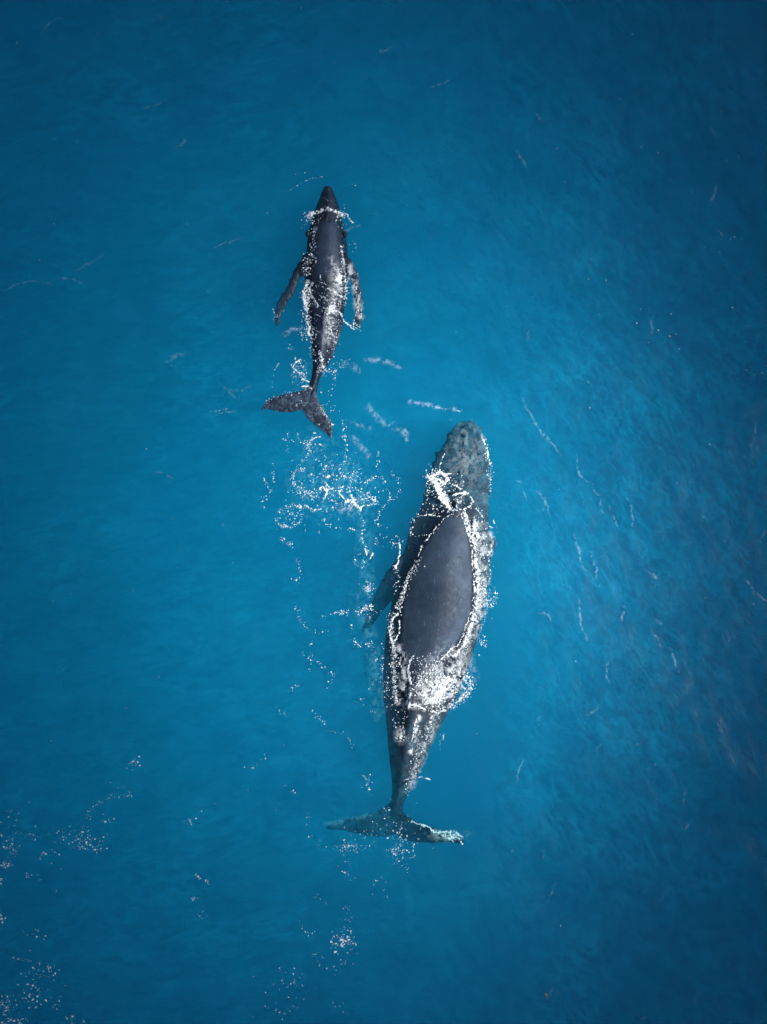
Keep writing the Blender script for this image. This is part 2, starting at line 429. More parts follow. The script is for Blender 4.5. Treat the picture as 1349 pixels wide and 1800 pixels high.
def make_adult():
    skin = skin_material('adult_whale_skin', False)
    P = [body_loft(ADULT, 9, 150)]
    # tail flukes: left one low in the water, right tip close under the surface
    P.append(fin_loft([(692, 1404, 694, 1464, -0.71, -0.88, .24), (675, 1421, 690, 1468, -0.76, -0.92, .22), (656, 1430, 672, 1471, -0.81, -0.96, .18),
                       (631, 1436, 648, 1470, -0.88, -1.01, .14), (606, 1441, 622, 1464, -1.01, -1.06, .10), (588, 1447, 598, 1459, -1.16, -1.16, .08), (572, 1455, 575, 1458, -1.36, -1.36, .04)], 46, 14, 1.2, 3))
    P.append(fin_loft([(692, 1404, 693, 1464, -0.71, -0.88, .24), (710, 1431, 700, 1470, -0.76, -0.92, .22), (728, 1443, 716, 1478, -0.71, -0.91, .18),
                       (748, 1451, 738, 1482, -0.62, -0.86, .14), (772, 1461, 762, 1482, -.36, -.6, .10), (796, 1467, 788, 1480, -.28, -.45, .08), (817, 1479, 815, 1483, -.26, -.35, .04)], 46, 14, 1.2, 5))
    # flippers: the left reaches out and down, the right is folded back under the body
    P.append(fin_loft([(716, 968, 708, 1045, -.40, -.6, .3), (697, 984, 701, 1050, -.32, -.6, .28), (681, 1003, 690, 1056, -.45, -.7, .22), (666, 1030, 678, 1068, -.65, -.85, .17),
                       (655, 1056, 666, 1084, -.95, -1.1, .13), (645, 1082, 654, 1101, -1.4, -1.5, .1), (636, 1108, 639, 1113, -1.9, -1.9, .05)], 52, 12, 1.8, 8))
    P.append(fin_loft([(850, 948, 845, 1030, -.7, -.9, .3), (866, 958, 862, 1030, -.75, -1.0, .26), (864, 985, 850, 1050, -1.3, -1.5, .2), (852, 1030, 838, 1080, -2.1, -2.2, .14), (840, 1080, 832, 1100, -2.8, -2.8, .06)], 30, 12, 1.2, 9))
    # dorsal fin on its hump
    P.append(fin_loft([(725, 1196, 718, 1262, .0, .0, .30), (723, 1206, 717, 1256, .12, .1, .2), (720, 1222, 716, 1250, .24, .2, .12), (718, 1238, 715, 1248, .32, .30, .06)], 18, 10, 0, 2))
    # raised guard in front of the blowholes, knobs on the head and jaw
    P.append(ball(X(803, 896, .0), (.10, .30, .10)))
    P.append(ball(X(863, 957, -.42), (.16, .26, .16))); P.append(ball(X(728, 925, -.42), (.12, .2, .12)))
    kr = np.random.default_rng(11)
    for t in np.linspace(0, 1, 9):
        P.append(ball(X(820 - 14 * t, 752 + 108 * t, -.20 + .06 * t), (.06, .07, .07)))
        for sx in (-1, 1):
            yy = 756 + 118 * t; xl = np.interp(yy, [r[0] for r in ADULT], [r[1] for r in ADULT]); xr = np.interp(yy, [r[0] for r in ADULT], [r[5] for r in ADULT])
            P.append(ball(X((xr if sx > 0 else xl) - sx * 2 + kr.normal(0, 1), yy + kr.normal(0, 3), -.50), (.075, .09, .08)))
            P.append(ball(X((xr if sx > 0 else xl) - sx * 16 + kr.normal(0, 2), yy + kr.normal(0, 3), -.33), (.06, .07, .08)))
    o = fuse('humpback_whale', P, .032, skin, 4)
    tag(o, 'large adult whale with a broad slate grey back, its head and tail under water', 'whale', group='humpback whales')
    set_attr(o, lambda x, y: np.clip(smooth(905, 860, y) * .8 + .45 * smooth(828, 850, x) * smooth(1250, 1180, y) + .6 * smooth(1240, 1290, y) * smooth(1430, 1400, y) * smooth(-3, 3, x - np.interp(y, [1240, 1420], [722, 697])), 0, 1),  # rippled light on the head and sunlit tail side painted as pale blotches
             lambda x, y, z: smooth(.0, .07, z) * smooth(1215, 1150, y) * (1.0 - .55 * smooth(.16, .40, z) * smooth(940, 1060, y)))  # darker spine leaves a painted sheen along the edges of the back
    return o

#        y     xl   dl    pk   dr   xr    zr    zs   dep  p
CALF = [
    (327, 573, 574, 576, 579, 580, .02, -.05, .05, 2),
    (330, 569, 571, 576, 581, 583, .06, -.08, .12, 2),
    (339, 565, 568, 576.5, 585, 588, .10, -.1, .2, 2),
    (348.5, 562, 566, 577, 588, 591.5, .12, -.12, .3, 2),
    (358, 558, 563, 577, 590, 595, .12, -.14, .4, 2),
    (371, 553, 560, 576, 593, 599, .13, -.16, .5, 2),
    (387, 549, 558, 576, 593, 602, .18, -.18, .6, 2),
    (400, 544, 555, 577, 596, 605, .22, -.22, .7, 2),
    (418, 541, 553, 578, 599, 608, .27, -.24, .8, 2),
    (433, 539.5, 551, 578, 601, 611, .30, -.25, .8, 2),
    (455, 538, 549, 577, 602, 612, .32, -.25, .9, 2),
    (483, 536, 547, 577, 602, 611, .32, -.25, .9, 2),
    (503, 535, 547, 576, 601, 610, .31, -.25, .8, 2),
    (522, 536, 547, 575, 600, 608.5, .30, -.25, .8, 2),
    (541, 537, 548, 573, 598, 606.5, .29, -.25, .8, 1.9),
    (555, 539.5, 550, 571, 596, 604.5, .30, -.25, .7, 1.7),
    (569, 541.8, 551, 568, 592, 603.7, 0.28, -.17, .7, 1.6),
    (588, 545.8, 553, 566.5, 585, 599.2, 0.22, -.17, .6, 1.5),
    (607, 547.8, 555, 566, 579, 592.7, 0.16, -.17, .5, 1.5),
    (627, 549.3, 556, 564.5, 573, 585.2, 0.11, -.17, .5, 1.5),
    (640, 550.3, 556, 563, 570, 578.2, 0.09, -.17, .4, 1.6),
    (655, 549.3, 552, 558, 563, 566.7, .09, -.25, .3, 1.8),
    (671, 545.8, 548, 553.5, 558.5, 561.2, .09, -.16, .2, 2),
    (684, 539.8, 542, 549, 556, 558.2, .10, -.06, .12, 2),
    (700, 533, 534, 545, 555, 556, .09, .0, .05, 2),
    (716, 529, 530, 534, 540, 541, .06, .02, .02, 2),
]
def U1(u, v): return 440 + u / 5.188, 310 + v / 5.188
def U2(u, v): return 440 + u / 5.188, 540 + v / 5.188
def make_calf():
    skin = skin_material('calf_skin', True)
    P = [body_loft(CALF, 6, 130)]
    def fin(lead, trail, zl, zt, th, U, **kw):
        rows = []
        for a, b, p, q, t in zip(lead, trail, zl, zt, th):
            rows.append((*(U(*a) if U else a), *(U(*b) if U else b), p, q, t))
        P.append(fin_loft(rows, edge=.02, **kw))
    # flukes, lying just clear of the water
    fin([(560, 720), (470, 764), (350, 790), (250, 812), (180, 845), (132, 890), (106, 930)],
        [(520, 925), (460, 938), (400, 954), (300, 960), (205, 938), (150, 918), (108, 938)],
        [.10, .09, .08, .07, .06, .05, .05], [.06, .05, .04, .04, .04, .05, .05], [.12, .1, .08, .07, .05, .04, .02], U2, nst=44, nc=12, knob=.5, seed=4)
    fin([(590, 740), (612, 830), (650, 905), (700, 980), (738, 1040), (752, 1110), (737, 1195)],
        [(500, 900), (480, 950), (520, 1010), (590, 1070), (650, 1118), (700, 1150), (733, 1195)],
        [.10, .09, .08, .07, .06, .05, .04], [.06, .05, .04, .04, .04, .04, .04], [.12, .1, .08, .07, .05, .04, .02], U2, nst=44, nc=12, knob=.5, seed=6)
    # flippers
    fin([(560, 680), (498, 705), (448, 785), (400, 858), (366, 950), (330, 1035), (282, 1085), (240, 1190), (228, 1280), (234, 1355)],
        [(540, 900), (468, 900), (445, 930), (428, 985), (402, 1050), (372, 1110), (325, 1168), (290, 1240), (275, 1310), (240, 1362)],
        [-.08, -.10, -.14, -.17, -.19, -.20, -.22, -.24, -.26, -.28], [-.18, -.18, -.20, -.22, -.23, -.24, -.26, -.28, -.28, -.28], [.2, .16, .11, .09, .08, .08, .07, .06, .05, .02], U1, nst=60, nc=12, knob=2.1, seed=12)
    fin([(860, 700), (908, 745), (948, 822), (986, 905), (1003, 1000), (1020, 1100), (1018, 1190), (1030, 1290), (1002, 1375)],
        [(860, 900), (900, 905), (932, 965), (944, 1020), (950, 1090), (958, 1160), (962, 1230), (952, 1300), (945, 1378)],
        [-.1, -.12, -.16, -.2, -.24, -.28, -.32, -.36, -.42], [-.2, -.2, -.22, -.25, -.3, -.34, -.38, -.4, -.42], [.2, .16, .12, .1, .09, .08, .07, .05, .02], U1, nst=56, nc=12, knob=1.1, seed=13)
    # dorsal fin
    fin([(572, 540), (571, 545), (569, 552), (568, 560)], [(568, 578), (568, 576), (567, 573), (566.5, 570)], [.2, .28, .36, .42], [.18, .26, .34, .41], [.16, .12, .08, .03], None, nst=14, nc=8)
    # brow bulges over the eyes, guard before the blowholes, head knobs
    P.append(ball(X(541.5, 411, -.12), (.08, .11, .09))); P.append(ball(X(607, 412, -.12), (.08, .12, .09)))
    P.append(ball(X(575.5, 381, .15), (.05, .17, .06)))
    for t in np.linspace(0, 1, 6):
        P.append(ball(X(576.5, 334 + 36 * t, .075 + .035 * t), (.028, .032, .03), 8, 6))
        for sx in (-1, 1): P.append(ball(X(576.5 + sx * (5 + 13 * t), 336 + 38 * t, .0 + .02 * t), (.03, .035, .035), 8, 6))
    o = fuse('whale_calf', P, .018, skin, 4)
    tag(o, 'small humpback calf at the surface with both flippers out and its dark tail flukes spread', 'whale calf', group='humpback whales')
    set_attr(o, lambda x, y: np.clip(.5 * smooth(685, 700, y) + .2 * smooth(585, 600, x) + .16 * smooth(560, 590, y), 0, 1),
             lambda x, y, z: smooth(.06, .2, z) * (smooth(384, 396, y) * smooth(500, 470, y) + .7 * smooth(520, 560, y)))
    return o

adult = make_adult(); calf = make_calf()
BV = [bvh(adult), bvh(calf)]
BOX = [(-2.2, 3.8, -10.6, 3.2), (-4.2, -.2, 1.8, 10.4)]
def surf(x, y, dz=0.0):
    """height of whatever one would touch first from above: skin or water"""
    z = water_h(x, y)
    for b, (x0, x1, y0, y1) in zip(BV, BOX):
        m = np.nonzero((x > x0) & (x < x1) & (y > y0) & (y < y1))[0]
        for i in m:
            h = b.ray_cast(Vector((x[i], y[i], 3)), Vector((0, 0, -1)), 5)
            if h[0] is not None and h[0].z > z[i]: z[i] = h[0].z
    return z + dz

# blowholes: two slits in a shallow V
def blowhole(parent, cx, cy, L, w, spread, z0):
    m, n, out = new_mat('blowhole_skin'); p = N(n, 'ShaderNodeBsdfPrincipled'); p.inputs['Base Color'].default_value = (.006, .006, .008, 1); p.inputs['Roughness'].default_value = .5
    n.links.new(p.outputs[0], out.inputs[0])
    for sx in (-1, 1):
        v = []; f = []; k = 14
        for i in range(k):
            t = i / (k - 1); yy = cy + L * t; xx = cx + sx * (1.2 + spread * t); ww = w * abs(math.sin(math.pi * min(max(t, .03), .97))) ** .6
            q = []
            for dx, dz in ((-1, .006), (0, .02), (1, .006), (0, -.03)):
                px = xx + dx * ww; wx, wy, _ = X(px, yy, z0)
                q.append((wx, wy, float(surf(np.array([wx]), np.array([wy]))[0]) + dz))
            v += q
        for i in range(k - 1):
            for j in range(4):
                a, b = i * 4 + j, i * 4 + (j + 1) % 4; f.append((a, b, b + 4, a + 4))
        f.append((3, 2, 1, 0)); f.append(tuple((k - 1) * 4 + j for j in range(4)))
        mesh_obj('blowhole', v, f, m, parent)
blowhole(adult, 803, 899, 12, 1.6, 4, .05)
blowhole(calf, 576, 381, 11, 1.3, 3.5, .18)

# ------------------------------------------------------------------ foam
def foam_material(name, col=(.80, .86, .88), rough=.6, wisp=False):
    m, n, out = new_mat(name)
    d = N(n, 'ShaderNodeBsdfPrincipled'); d.inputs['Base Color'].default_value = (*col, 1); d.inputs['Roughness'].default_value = rough
    d.inputs['Subsurface Weight'].default_value = 0
    tr = N(n, 'ShaderNodeBsdfTransparent'); mx = N(n, 'ShaderNodeMixShader')
    at = N(n, 'ShaderNodeAttribute', attribute_name='cover')
    n.links.new(at.outputs['Fac'], mx.inputs[0]); n.links.new(tr.outputs[0], mx.inputs[1]); n.links.new(d.outputs[0], mx.inputs[2])
    n.links.new(mx.outputs[0], out.inputs[0])
    return m
FOAM = foam_material('white_foam'); MIST = foam_material('thin_foam_film', (.42, .58, .74)); AER = foam_material('aerated_water_bubbles', (.22, .80, .95)); CYAN = foam_material('submerged_bubbles', (.62, .97, .98))

def seg_dist(x, y, pts):
    """distance to a polyline"""
    best = np.full(x.shape, 1e9); arc = np.zeros_like(best)
    for (ax, ay), (bx, by) in zip(pts[:-1], pts[1:]):
        dx, dy = bx - ax, by - ay; L = dx * dx + dy * dy + 1e-9
        t = np.clip(((x - ax) * dx + (y - ay) * dy) / L, 0, 1)
        d = np.hypot(x - ax - t * dx, y - ay - t * dy)
        best = np.minimum(best, d)
    return best

class Foam:
    """cover of foam over the layout plane. kinds: solid (ragged strand), web (torn net), speck (beads), film (thin veil), hair (fine threads)"""
    def __init__(s): s.items = []
    def line(s, kind, pts, w, k=1.0): s.items.append((kind, 'l', pts, w, k)); return s
    def blob(s, kind, cx, cy, rx, ry, k=1.0, ang=0.): s.items.append((kind, 'b', (cx, cy, rx, ry, ang), 0, k)); return s
    def build(s, name, label, seed=0, step=.8, mat=None, under=0.0, thick=.03, cat='foam'):
        xs = []; ys = []
        for kd, t, p, w, k in s.items:
            if t == 'l':
                a = np.array(p); xs += [a[:, 0].min() - 2.5 * w - 3, a[:, 0].max() + 2.5 * w + 3]; ys += [a[:, 1].min() - 2.5 * w - 3, a[:, 1].max() + 2.5 * w + 3]
            else:
                r = max(p[2], p[3]) * 1.6; xs += [p[0] - r, p[0] + r]; ys += [p[1] - r, p[1] + r]
        gx = np.arange(min(xs), max(xs), step); gy = np.arange(min(ys), max(ys), step)
        A, B = np.meshgrid(gx, gy)
        wx = A + 5 * (fbm(A, B, 16, seed + 1, 3) - .5) + 2.5 * (fbm(A, B, 5, seed + 2, 2) - .5)
        wy = B + 5 * (fbm(A, B, 16, seed + 3, 3) - .5) + 2.5 * (fbm(A, B, 5, seed + 4, 2) - .5)
        dens = {}
        for kd, t, p, w, k in s.items:
            if t == 'l':
                q = np.exp(-(seg_dist(wx, wy, p) / w) ** 2) * k
            else:
                cx, cy, rx, ry, an = p; c_, s_ = math.cos(R(an)), math.sin(R(an)); dx, dy = wx - cx, wy - cy
                q = np.exp(-(((dx * c_ + dy * s_) / rx) ** 2 + ((-dx * s_ + dy * c_) / ry) ** 2) ** 1.2) * k
            dens[kd] = np.maximum(dens.get(kd, 0), q)
        cov = np.zeros_like(A)
        n_f = fbm(A, B, 3.2, seed + 8, 3, .7)
        n_g = fbm(A, B, 1.9, seed + 14, 2, .7); n_h = fbm(A, B, 9, seed + 15, 2)
        if 'solid' in dens: cov = np.maximum(cov, smooth(.34, .60, dens['solid'] * (.55 + .9 * n_h) + 1.1 * (n_f - .5) + .7 * (n_g - .5)) * smooth(.02, .15, dens['solid']) * (.45 + .55 * smooth(.36, .56, n_g)))
        if 'web' in dens:
            r1 = np.abs(fbm(wx, wy, 8.5, seed + 20, 3, .65) - .5); r2 = np.abs(fbm(wx * .8, wy * 1.1, 3.9, seed + 26, 3, .65) - .5)
            net = np.maximum(1 - r1 * 10, (1 - r2 * 6.5) * .95)
            D = dens['web']; cov = np.maximum(cov, smooth(.15, .75, net + (D - 1) * 1.7 + .7 * (n_f - .5)) * smooth(.05, .3, D))
        if 'hair' in dens:
            hx = wx * .82 + wy * .57; hy = -wx * .57 + wy * .82
            r1 = np.abs(fbm(hx * .35, hy * 1.25, 4.2, seed + 40, 3, .62) - .5)
            D = dens['hair']; cov = np.maximum(cov, .85 * smooth(.35, .95, (1 - r1 * 12) + (D - 1) * 1.5 + .6 * (n_f - .5)) * smooth(.05, .3, D))
        if 'speck' in dens:
            cell = 2.7; ix = np.floor(A / cell).astype(int); iy = np.floor(B / cell).astype(int); best = np.full(A.shape, -9.)
            for ox in (-1, 0, 1):
                for oy in (-1, 0, 1):
                    jx, jy = ix + ox, iy + oy
                    h1, h2, h3, h4 = (hash2(jx, jy, seed + 50 + q) for q in range(4))
                    rad = .38 + .85 * h3 ** 2.6
                    d = np.hypot(A - (jx + .15 + .7 * h1) * cell, (B - (jy + .15 + .7 * h2) * cell))
                    best = np.maximum(best, np.where(h4 < dens['speck'] * .8, 1.2 * (rad - d), -9))
            cov = np.maximum(cov, smooth(-.45, .4, best))
        if 'film' in dens:
            st = fbm(A * .95 + B * .3, B * .7 - A * .22, 7, seed + 70, 5, .78)
            cov = np.maximum(cov, dens['film'] * smooth(.40, .68, st))
        cov = np.clip(cov, 0, 1)
        keep = cov > .03
        cell = keep[:-1, :-1] | keep[:-1, 1:] | keep[1:, 1:] | keep[1:, :-1]
        ny, nx = A.shape; idx = np.arange(nx * ny).reshape(ny, nx)
        f = np.stack([idx[1:, :-1], idx[1:, 1:], idx[:-1, 1:], idx[:-1, :-1]], -1)[cell]
        used, inv = np.unique(f, return_inverse=True); f = inv.reshape(-1, 4)
        px = A.ravel()[used]; py = B.ravel()[used]; c = cov.ravel()[used]
        wx0 = (px - 674.5) / PPM; wy0 = (900 - py) / PPM
        z = surf(wx0, wy0) if under == 0 else water_h(wx0, wy0) - under
        sfac = (CAM_H - z) / CAM_H
        lump = fbm(px, py, 4, seed + 90, 2)
        v = np.stack([wx0 * sfac, wy0 * sfac, z], -1)
        if under == 0: v[:, 2] = surf(v[:, 0].copy(), v[:, 1].copy())
        v[:, 2] += .006 + thick * c * (.5 + lump)
        o = mesh_obj(name, v, f, mat or FOAM)
        a = o.data.attributes.new('cover', 'FLOAT', 'POINT'); a.data.foreach_set('value', c.astype(np.float32))
        return tag(o, label, cat, 'stuff')

class Flecks:
    """floating beads of foam: low six to nine sided domes"""
    def __init__(s, seed): s.r = np.random.default_rng(seed); s.p = []
    def chain(s, pts, n, jit=2.0, r=(.28, .98)):
        a = np.array(pts, float); L = np.concatenate([[0], np.cumsum(np.hypot(*np.diff(a, axis=0).T))])
        t = s.r.random(n) * L[-1]; x = np.interp(t, L, a[:, 0]) + s.r.normal(0, jit, n); y = np.interp(t, L, a[:, 1]) + s.r.normal(0, jit, n)
        s.add(x, y, r); return s
    def blob(s, cx, cy, rx, ry, n, r=(.28, .98)):
        s.add(cx + s.r.normal(0, .55, n) * rx, cy + s.r.normal(0, .55, n) * ry, r); return s
    def add(s, x, y, r):
        q = s.r.random(len(x)) ** 3.2
        for i in range(len(x)):
            s.p.append((x[i], y[i], r[0] + (r[1] - r[0]) * q[i]))
            if s.r.random() < .45:                       # a smaller neighbour
                a = s.r.random() * 6.28; s.p.append((x[i] + 2.2 * math.cos(a), y[i] + 2.2 * math.sin(a), r[0] * .9))
    def build(s, name, label, mat=None, cover=1.0):
        p = np.array(s.p); wx = (p[:, 0] - 674.5) / PPM; wy = (900 - p[:, 1]) / PPM; z = surf(wx, wy)
        V = []; F = []; C = []
        for i in range(len(p)):
            k = s.r.integers(6, 10); rad = p[i, 2] / PPM; el = 1 + s.r.random() * .7; a0 = s.r.random() * 6.28; b = len(V)
            V.append((wx[i], wy[i], z[i] + .35 * rad + .004))
            for ring, zz in ((.62, .28), (1.0, -.05)):
                for j in range(k):
                    a = 6.283 * j / k; q = rad * ring * (1 + .18 * s.r.normal()); ex, ey = q * math.cos(a) * el, q * math.sin(a)
                    V.append((wx[i] + ex * math.cos(a0) - ey * math.sin(a0), wy[i] + ex * math.sin(a0) + ey * math.cos(a0), z[i] + zz * rad + .004))
            for j in range(k):
                j2 = (j + 1) % k; F.append((b, b + 1 + j, b + 1 + j2)); F.append((b + 1 + j, b + 1 + k + j, b + 1 + k + j2, b + 1 + j2))
            C += [cover] * (1 + 2 * k)
        o = mesh_obj(name, V, F, mat or FOAM)
        a = o.data.attributes.new('cover', 'FLOAT', 'POINT'); a.data.foreach_set('value', np.array(C, np.float32))
        return tag(o, label, 'foam', 'stuff')

# --- calf
f = Foam()
f.blob('web', 545, 381, 9, 8, 1).blob('speck', 544, 383, 11, 10, .8).line('web', [(548, 378), (560, 373), (575, 366), (590, 373), (601, 378)], 6, 1)
f.line('solid', [(560, 374), (572, 368), (582, 368), (592, 376)], 1.8, .75).blob('web', 601, 378, 9, 8, 1).blob('speck', 602, 384, 9, 11, .6)
f.line('solid', [(604, 372), (611, 379), (619, 393)], 1.2, .75).line('speck', [(560, 385), (553, 405), (549, 425), (547, 440)], 4, .7)
f.line('solid', [(594, 380), (590, 388)], 1, .6)
f.build('bow_foam', 'white spray thrown to both sides of the calf head', 100)
f = Foam()
f.line('speck', [(552, 398), (550, 425), (551, 452), (545, 470), (536, 490)], 5, .38).line('web', [(553, 400), (550, 430), (551, 455)], 4, .7).blob('speck', 540, 468, 10, 18, .85).blob('web', 547, 458, 9, 10, .7)
f.line('solid', [(548, 445), (556, 455), (556, 462)], 1.4, .7)
f.line('solid', [(549, 497), (545, 508), (548, 520), (554, 532), (560, 538)], 1.7, .68).line('web', [(547, 497), (545, 510), (552, 530), (560, 540)], 5, .9).blob('web', 541, 520, 9, 20, .9).blob('speck', 541, 530, 9, 22, .8)
f.line('solid', [(536, 505), (533, 520), (535, 535)], 1.6, .6)
f.line('speck', [(598, 432), (602, 452), (606, 480), (608, 505), (606, 530)], 4, .45).line('web', [(600, 435), (604, 460), (608, 500), (606, 535)], 4.5, .85)
f.blob('solid', 598, 487, 6, 12, .62).blob('web', 595, 492, 11, 18, .95).blob('hair', 585, 510, 20, 20, .9)
f.line('hair', [(556, 503), (580, 510), (604, 524)], 4, 1).line('solid', [(575, 506), (590, 514), (602, 522)], 1.3, .6).line('solid', [(567, 520), (580, 528), (590, 533)], 1, .55)
f.blob('solid', 583, 543, 9, 7, .85).blob('web', 585, 540, 16, 14, .9).line('solid', [(590, 546), (600, 552), (604, 560), (612, 570), (621, 578)], 1.4, .75)
f.line('solid', [(563, 483), (562, 490), (570, 495)], .9, .55).line('web', [(575, 552), (579, 570), (588, 590), (590, 602)], 6, .85).line('solid', [(577, 560), (584, 575), (588, 590)], 1.3, .5)
f.blob('solid', 563, 622, 4.5, 7, .72).line('solid', [(564, 625), (567, 640), (574, 652)], 1.5, .7).blob('speck', 563, 640, 9, 14, .6).blob('speck', 540, 566, 8, 14, .7).blob('web', 541, 568, 6, 8, .7)
f.blob('speck', 537, 588, 6, 7, .7).line('speck', [(598, 560), (592, 590), (588, 612)], 4, .5).blob('hair', 565, 590, 12, 30, .6)
f.line('film', [(583, 460), (592, 500), (585, 550), (575, 600)], 10, .4).line('hair', [(590, 470), (592, 500), (588, 540), (580, 590)], 17, 1.0).line('web', [(596, 475), (600, 505), (597, 540)], 8, .8).blob('hair', 572, 560, 16, 44, .75)
f.line('solid', [(538, 500), (534, 515), (536, 532), (541, 545)], 2.6, .7).line('web', [(540, 496), (536, 530), (540, 560), (546, 590)], 7, .95).line('speck', [(545, 560), (550, 590), (553, 620)], 6, .7)
for q in range(11): f.line('solid', [(558 + 9 * math.sin(q * 2.3), 494 + 8.3 * q), (572 + 5 * math.sin(q * 1.7), 499 + 8.6 * q), (590 + 7 * math.sin(q * 3.1), 508 + 8.9 * q)], .65, .47)
f.build('back_foam_glints', 'white foam, running water and painted sun glints over the back of the calf', 200)  # some bright streaks draw the sun glints on the wet back
f = Foam()
f.line('solid', [(529, 634), (521, 637), (517, 646), (523, 652), (528, 657)], 1.5, .8).line('solid', [(526, 662), (534, 668), (545, 672)], 1.5, .75).blob('speck', 528, 655, 12, 18, .45)
f.line('solid', [(533, 680), (543, 681), (548, 684)], 1.8, .75).blob('web', 541, 680, 10, 6, .8).blob('speck', 570, 652, 10, 10, .5)
f.line('speck', [(540, 684), (520, 690), (500, 693), (480, 700), (468, 708)], 2.5, .75).line('web', [(540, 686), (505, 693), (475, 703)], 3, .55)
f.line('web', [(556, 702), (568, 722), (580, 742), (584, 760)], 4, .65).line('speck', [(560, 706), (574, 732), (583, 748)], 3, .7).blob('web', 579, 760, 4, 8, .7)
f.line('solid', [(541, 705), (536, 712)], .8, .5).blob('speck', 572, 638, 16, 20, .18)
f.build('tail_foam', 'curls of white foam around the calf tail stock and flukes', 300)
f = Foam()
f.line('speck', [(612, 470), (622, 500), (628, 530), (634, 560)], 5, .3).line('film', [(614, 470), (626, 510), (633, 555)], 6, .7).line('solid', [(628, 540), (625, 556), (622, 570)], 1.0, .55)
f.line('solid', [(626, 484), (630, 482), (631, 486)], .9, .5).blob('speck', 628, 574, 7, 5, .7).blob('web', 627, 574, 6, 4, .6)
f.build('flipper_foam', 'thin foam film over the right flipper of the calf', 350)

# --- adult
f = Foam()
f.line('solid', [(781, 798), (777, 808), (774, 822)], 1.1, .62).line('solid', [(782, 790), (781, 800)], .8, .4)
f.line('solid', [(762, 836), (774, 829), (784, 836), (788, 846), (778, 850)], 4.2, .85).line('web', [(756, 838), (768, 850), (776, 868), (786, 884)], 11, 1.0)
f.line('solid', [(765, 850), (770, 866), (776, 880), (788, 891), (797, 897)], 3.6, .85).blob('speck', 758, 850, 10, 26, .7).blob('web', 770, 848, 15, 16, .95)
f.line('solid', [(786, 832), (800, 832), (813, 836)], 1.1, .55).line('solid', [(788, 850), (803, 854), (815, 862), (817, 867), (806, 866), (795, 870)], 1.5, .68)
f.line('solid', [(817, 864), (826, 872), (832, 880), (827, 890), (814, 896), (801, 896)], 1.4, .66).line('solid', [(786, 868), (784, 876), (790, 886), (797, 893)], 1.1, .6)
f.blob('hair', 808, 850, 24, 20, .8).blob('web', 808, 878, 18, 14, .72).blob('speck', 800, 870, 26, 24, .3)
f.line('web', [(820, 862), (840, 864), (858, 872)], 3, .6).line('speck', [(806, 905), (820, 895), (838, 893)], 4, .4)
f.build('head_foam', 'white water churning over the head of the adult whale', 400)
f = Foam()
f.line('web', [(846, 765), (854, 785), (858, 800), (861, 815)], 4, .8).line('speck', [(846, 765), (856, 790), (860, 830), (862, 860)], 4, .75).line('solid', [(857, 793), (860, 800), (857, 810)], 1.6, .65)
f.blob('web', 859, 838, 4, 7, .8).blob('web', 852, 885, 4, 5, .7).blob('film', 820, 800, 30, 55, .14).line('film', [(862, 940), (866, 955), (863, 972)], 4, .5)
f.blob('web', 826, 815, 30, 50, .22)  # faint film and net over the head paint the light rippling there
f.build('head_film_light', 'thin bubbly film and painted ripple light along the right side of the adult head', 450)
f = Foam()
RE = [(812, 903), (818, 922), (825, 945), (829, 965), (832, 1000), (834, 1030), (833, 1050), (829, 1075), (819, 1103), (808, 1130), (790, 1146), (776, 1158)]
f.line('solid', RE, 1.6, .50).line('web', [(a + 6, b) for a, b in RE[:9]] + [(818, 1132), (800, 1152)], 6.5, .95)
f.blob('web', 836, 925, 12, 28, .9).line('solid', [(828, 935), (838, 938), (843, 946), (836, 950)], 2.0, .7)
f.line('hair', [(a + 10, b + 3) for a, b in RE], 10, 1.0).line('web', [(845, 905), (850, 960), (848, 1010), (846, 1060), (836, 1110)], 9, .55).line('hair', [(838, 970), (850, 1010), (846, 1060), (832, 1110), (818, 1150)], 12, .9)
f.line('speck', [(846, 900), (856, 960), (858, 1010), (856, 1050), (846, 1100)], 7, .35).line('solid', [(838, 893), (850, 910), (860, 924), (868, 928)], .9, .55).line('solid', [(868, 915), (874, 930), (879, 944)], .8, .45)
f.line('web', [(850, 1030), (856, 1045), (858, 1062), (854, 1075)], 5, .8).line('film', [(845, 930), (850, 1000), (846, 1070), (824, 1130), (806, 1170)], 9, .42)
f.line('solid', [(836, 990), (842, 1000), (844, 1012)], 1.8, .6)
f.build('right_side_foam', 'lacy white foam running down the right flank of the adult whale', 500)
f = Foam()
LE = [(794, 904), (778, 914), (765, 930), (750, 947), (742, 960), (737, 975), (728, 990), (724, 1000)]
f.line('solid', LE, .8, .45).line('speck', LE, 2.4, .22).line('speck', [(790, 900), (765, 900), (740, 906), (726, 916), (721, 930), (722, 944), (738, 944), (748, 940)], 3.6, .5)
f.line('solid', [(738, 908), (752, 905), (764, 905), (782, 908)], .9, .45).line('web', [(722, 920), (722, 940)], 4, .5).blob('speck', 765, 892, 20, 12, .4)
f.line('solid', [(703, 955), (703, 966), (701, 985), (697, 996)], 1.3, .8).blob('solid', 697, 996, 3.5, 4, .6)
f.line('speck', [(738, 985), (726, 1005), (716, 1022), (710, 1042), (703, 1060), (697, 1080)], 6, .45).line('web', [(736, 985), (718, 1012), (710, 1040), (700, 1070)], 6, .85)
f.line('speck', [(697, 1000), (702, 1020), (696, 1045), (694, 1070)], 5, .4).line('solid', [(724, 1000), (717, 1020), (711, 1042), (706, 1062)], .8, .42)
f.line('solid', [(697, 1078), (690, 1090), (686, 1105), (687, 1120), (692, 1132)], 1.7, .66).line('solid', [(702, 1092), (703, 1110), (698, 1124), (692, 1128)], 1.4, .6)
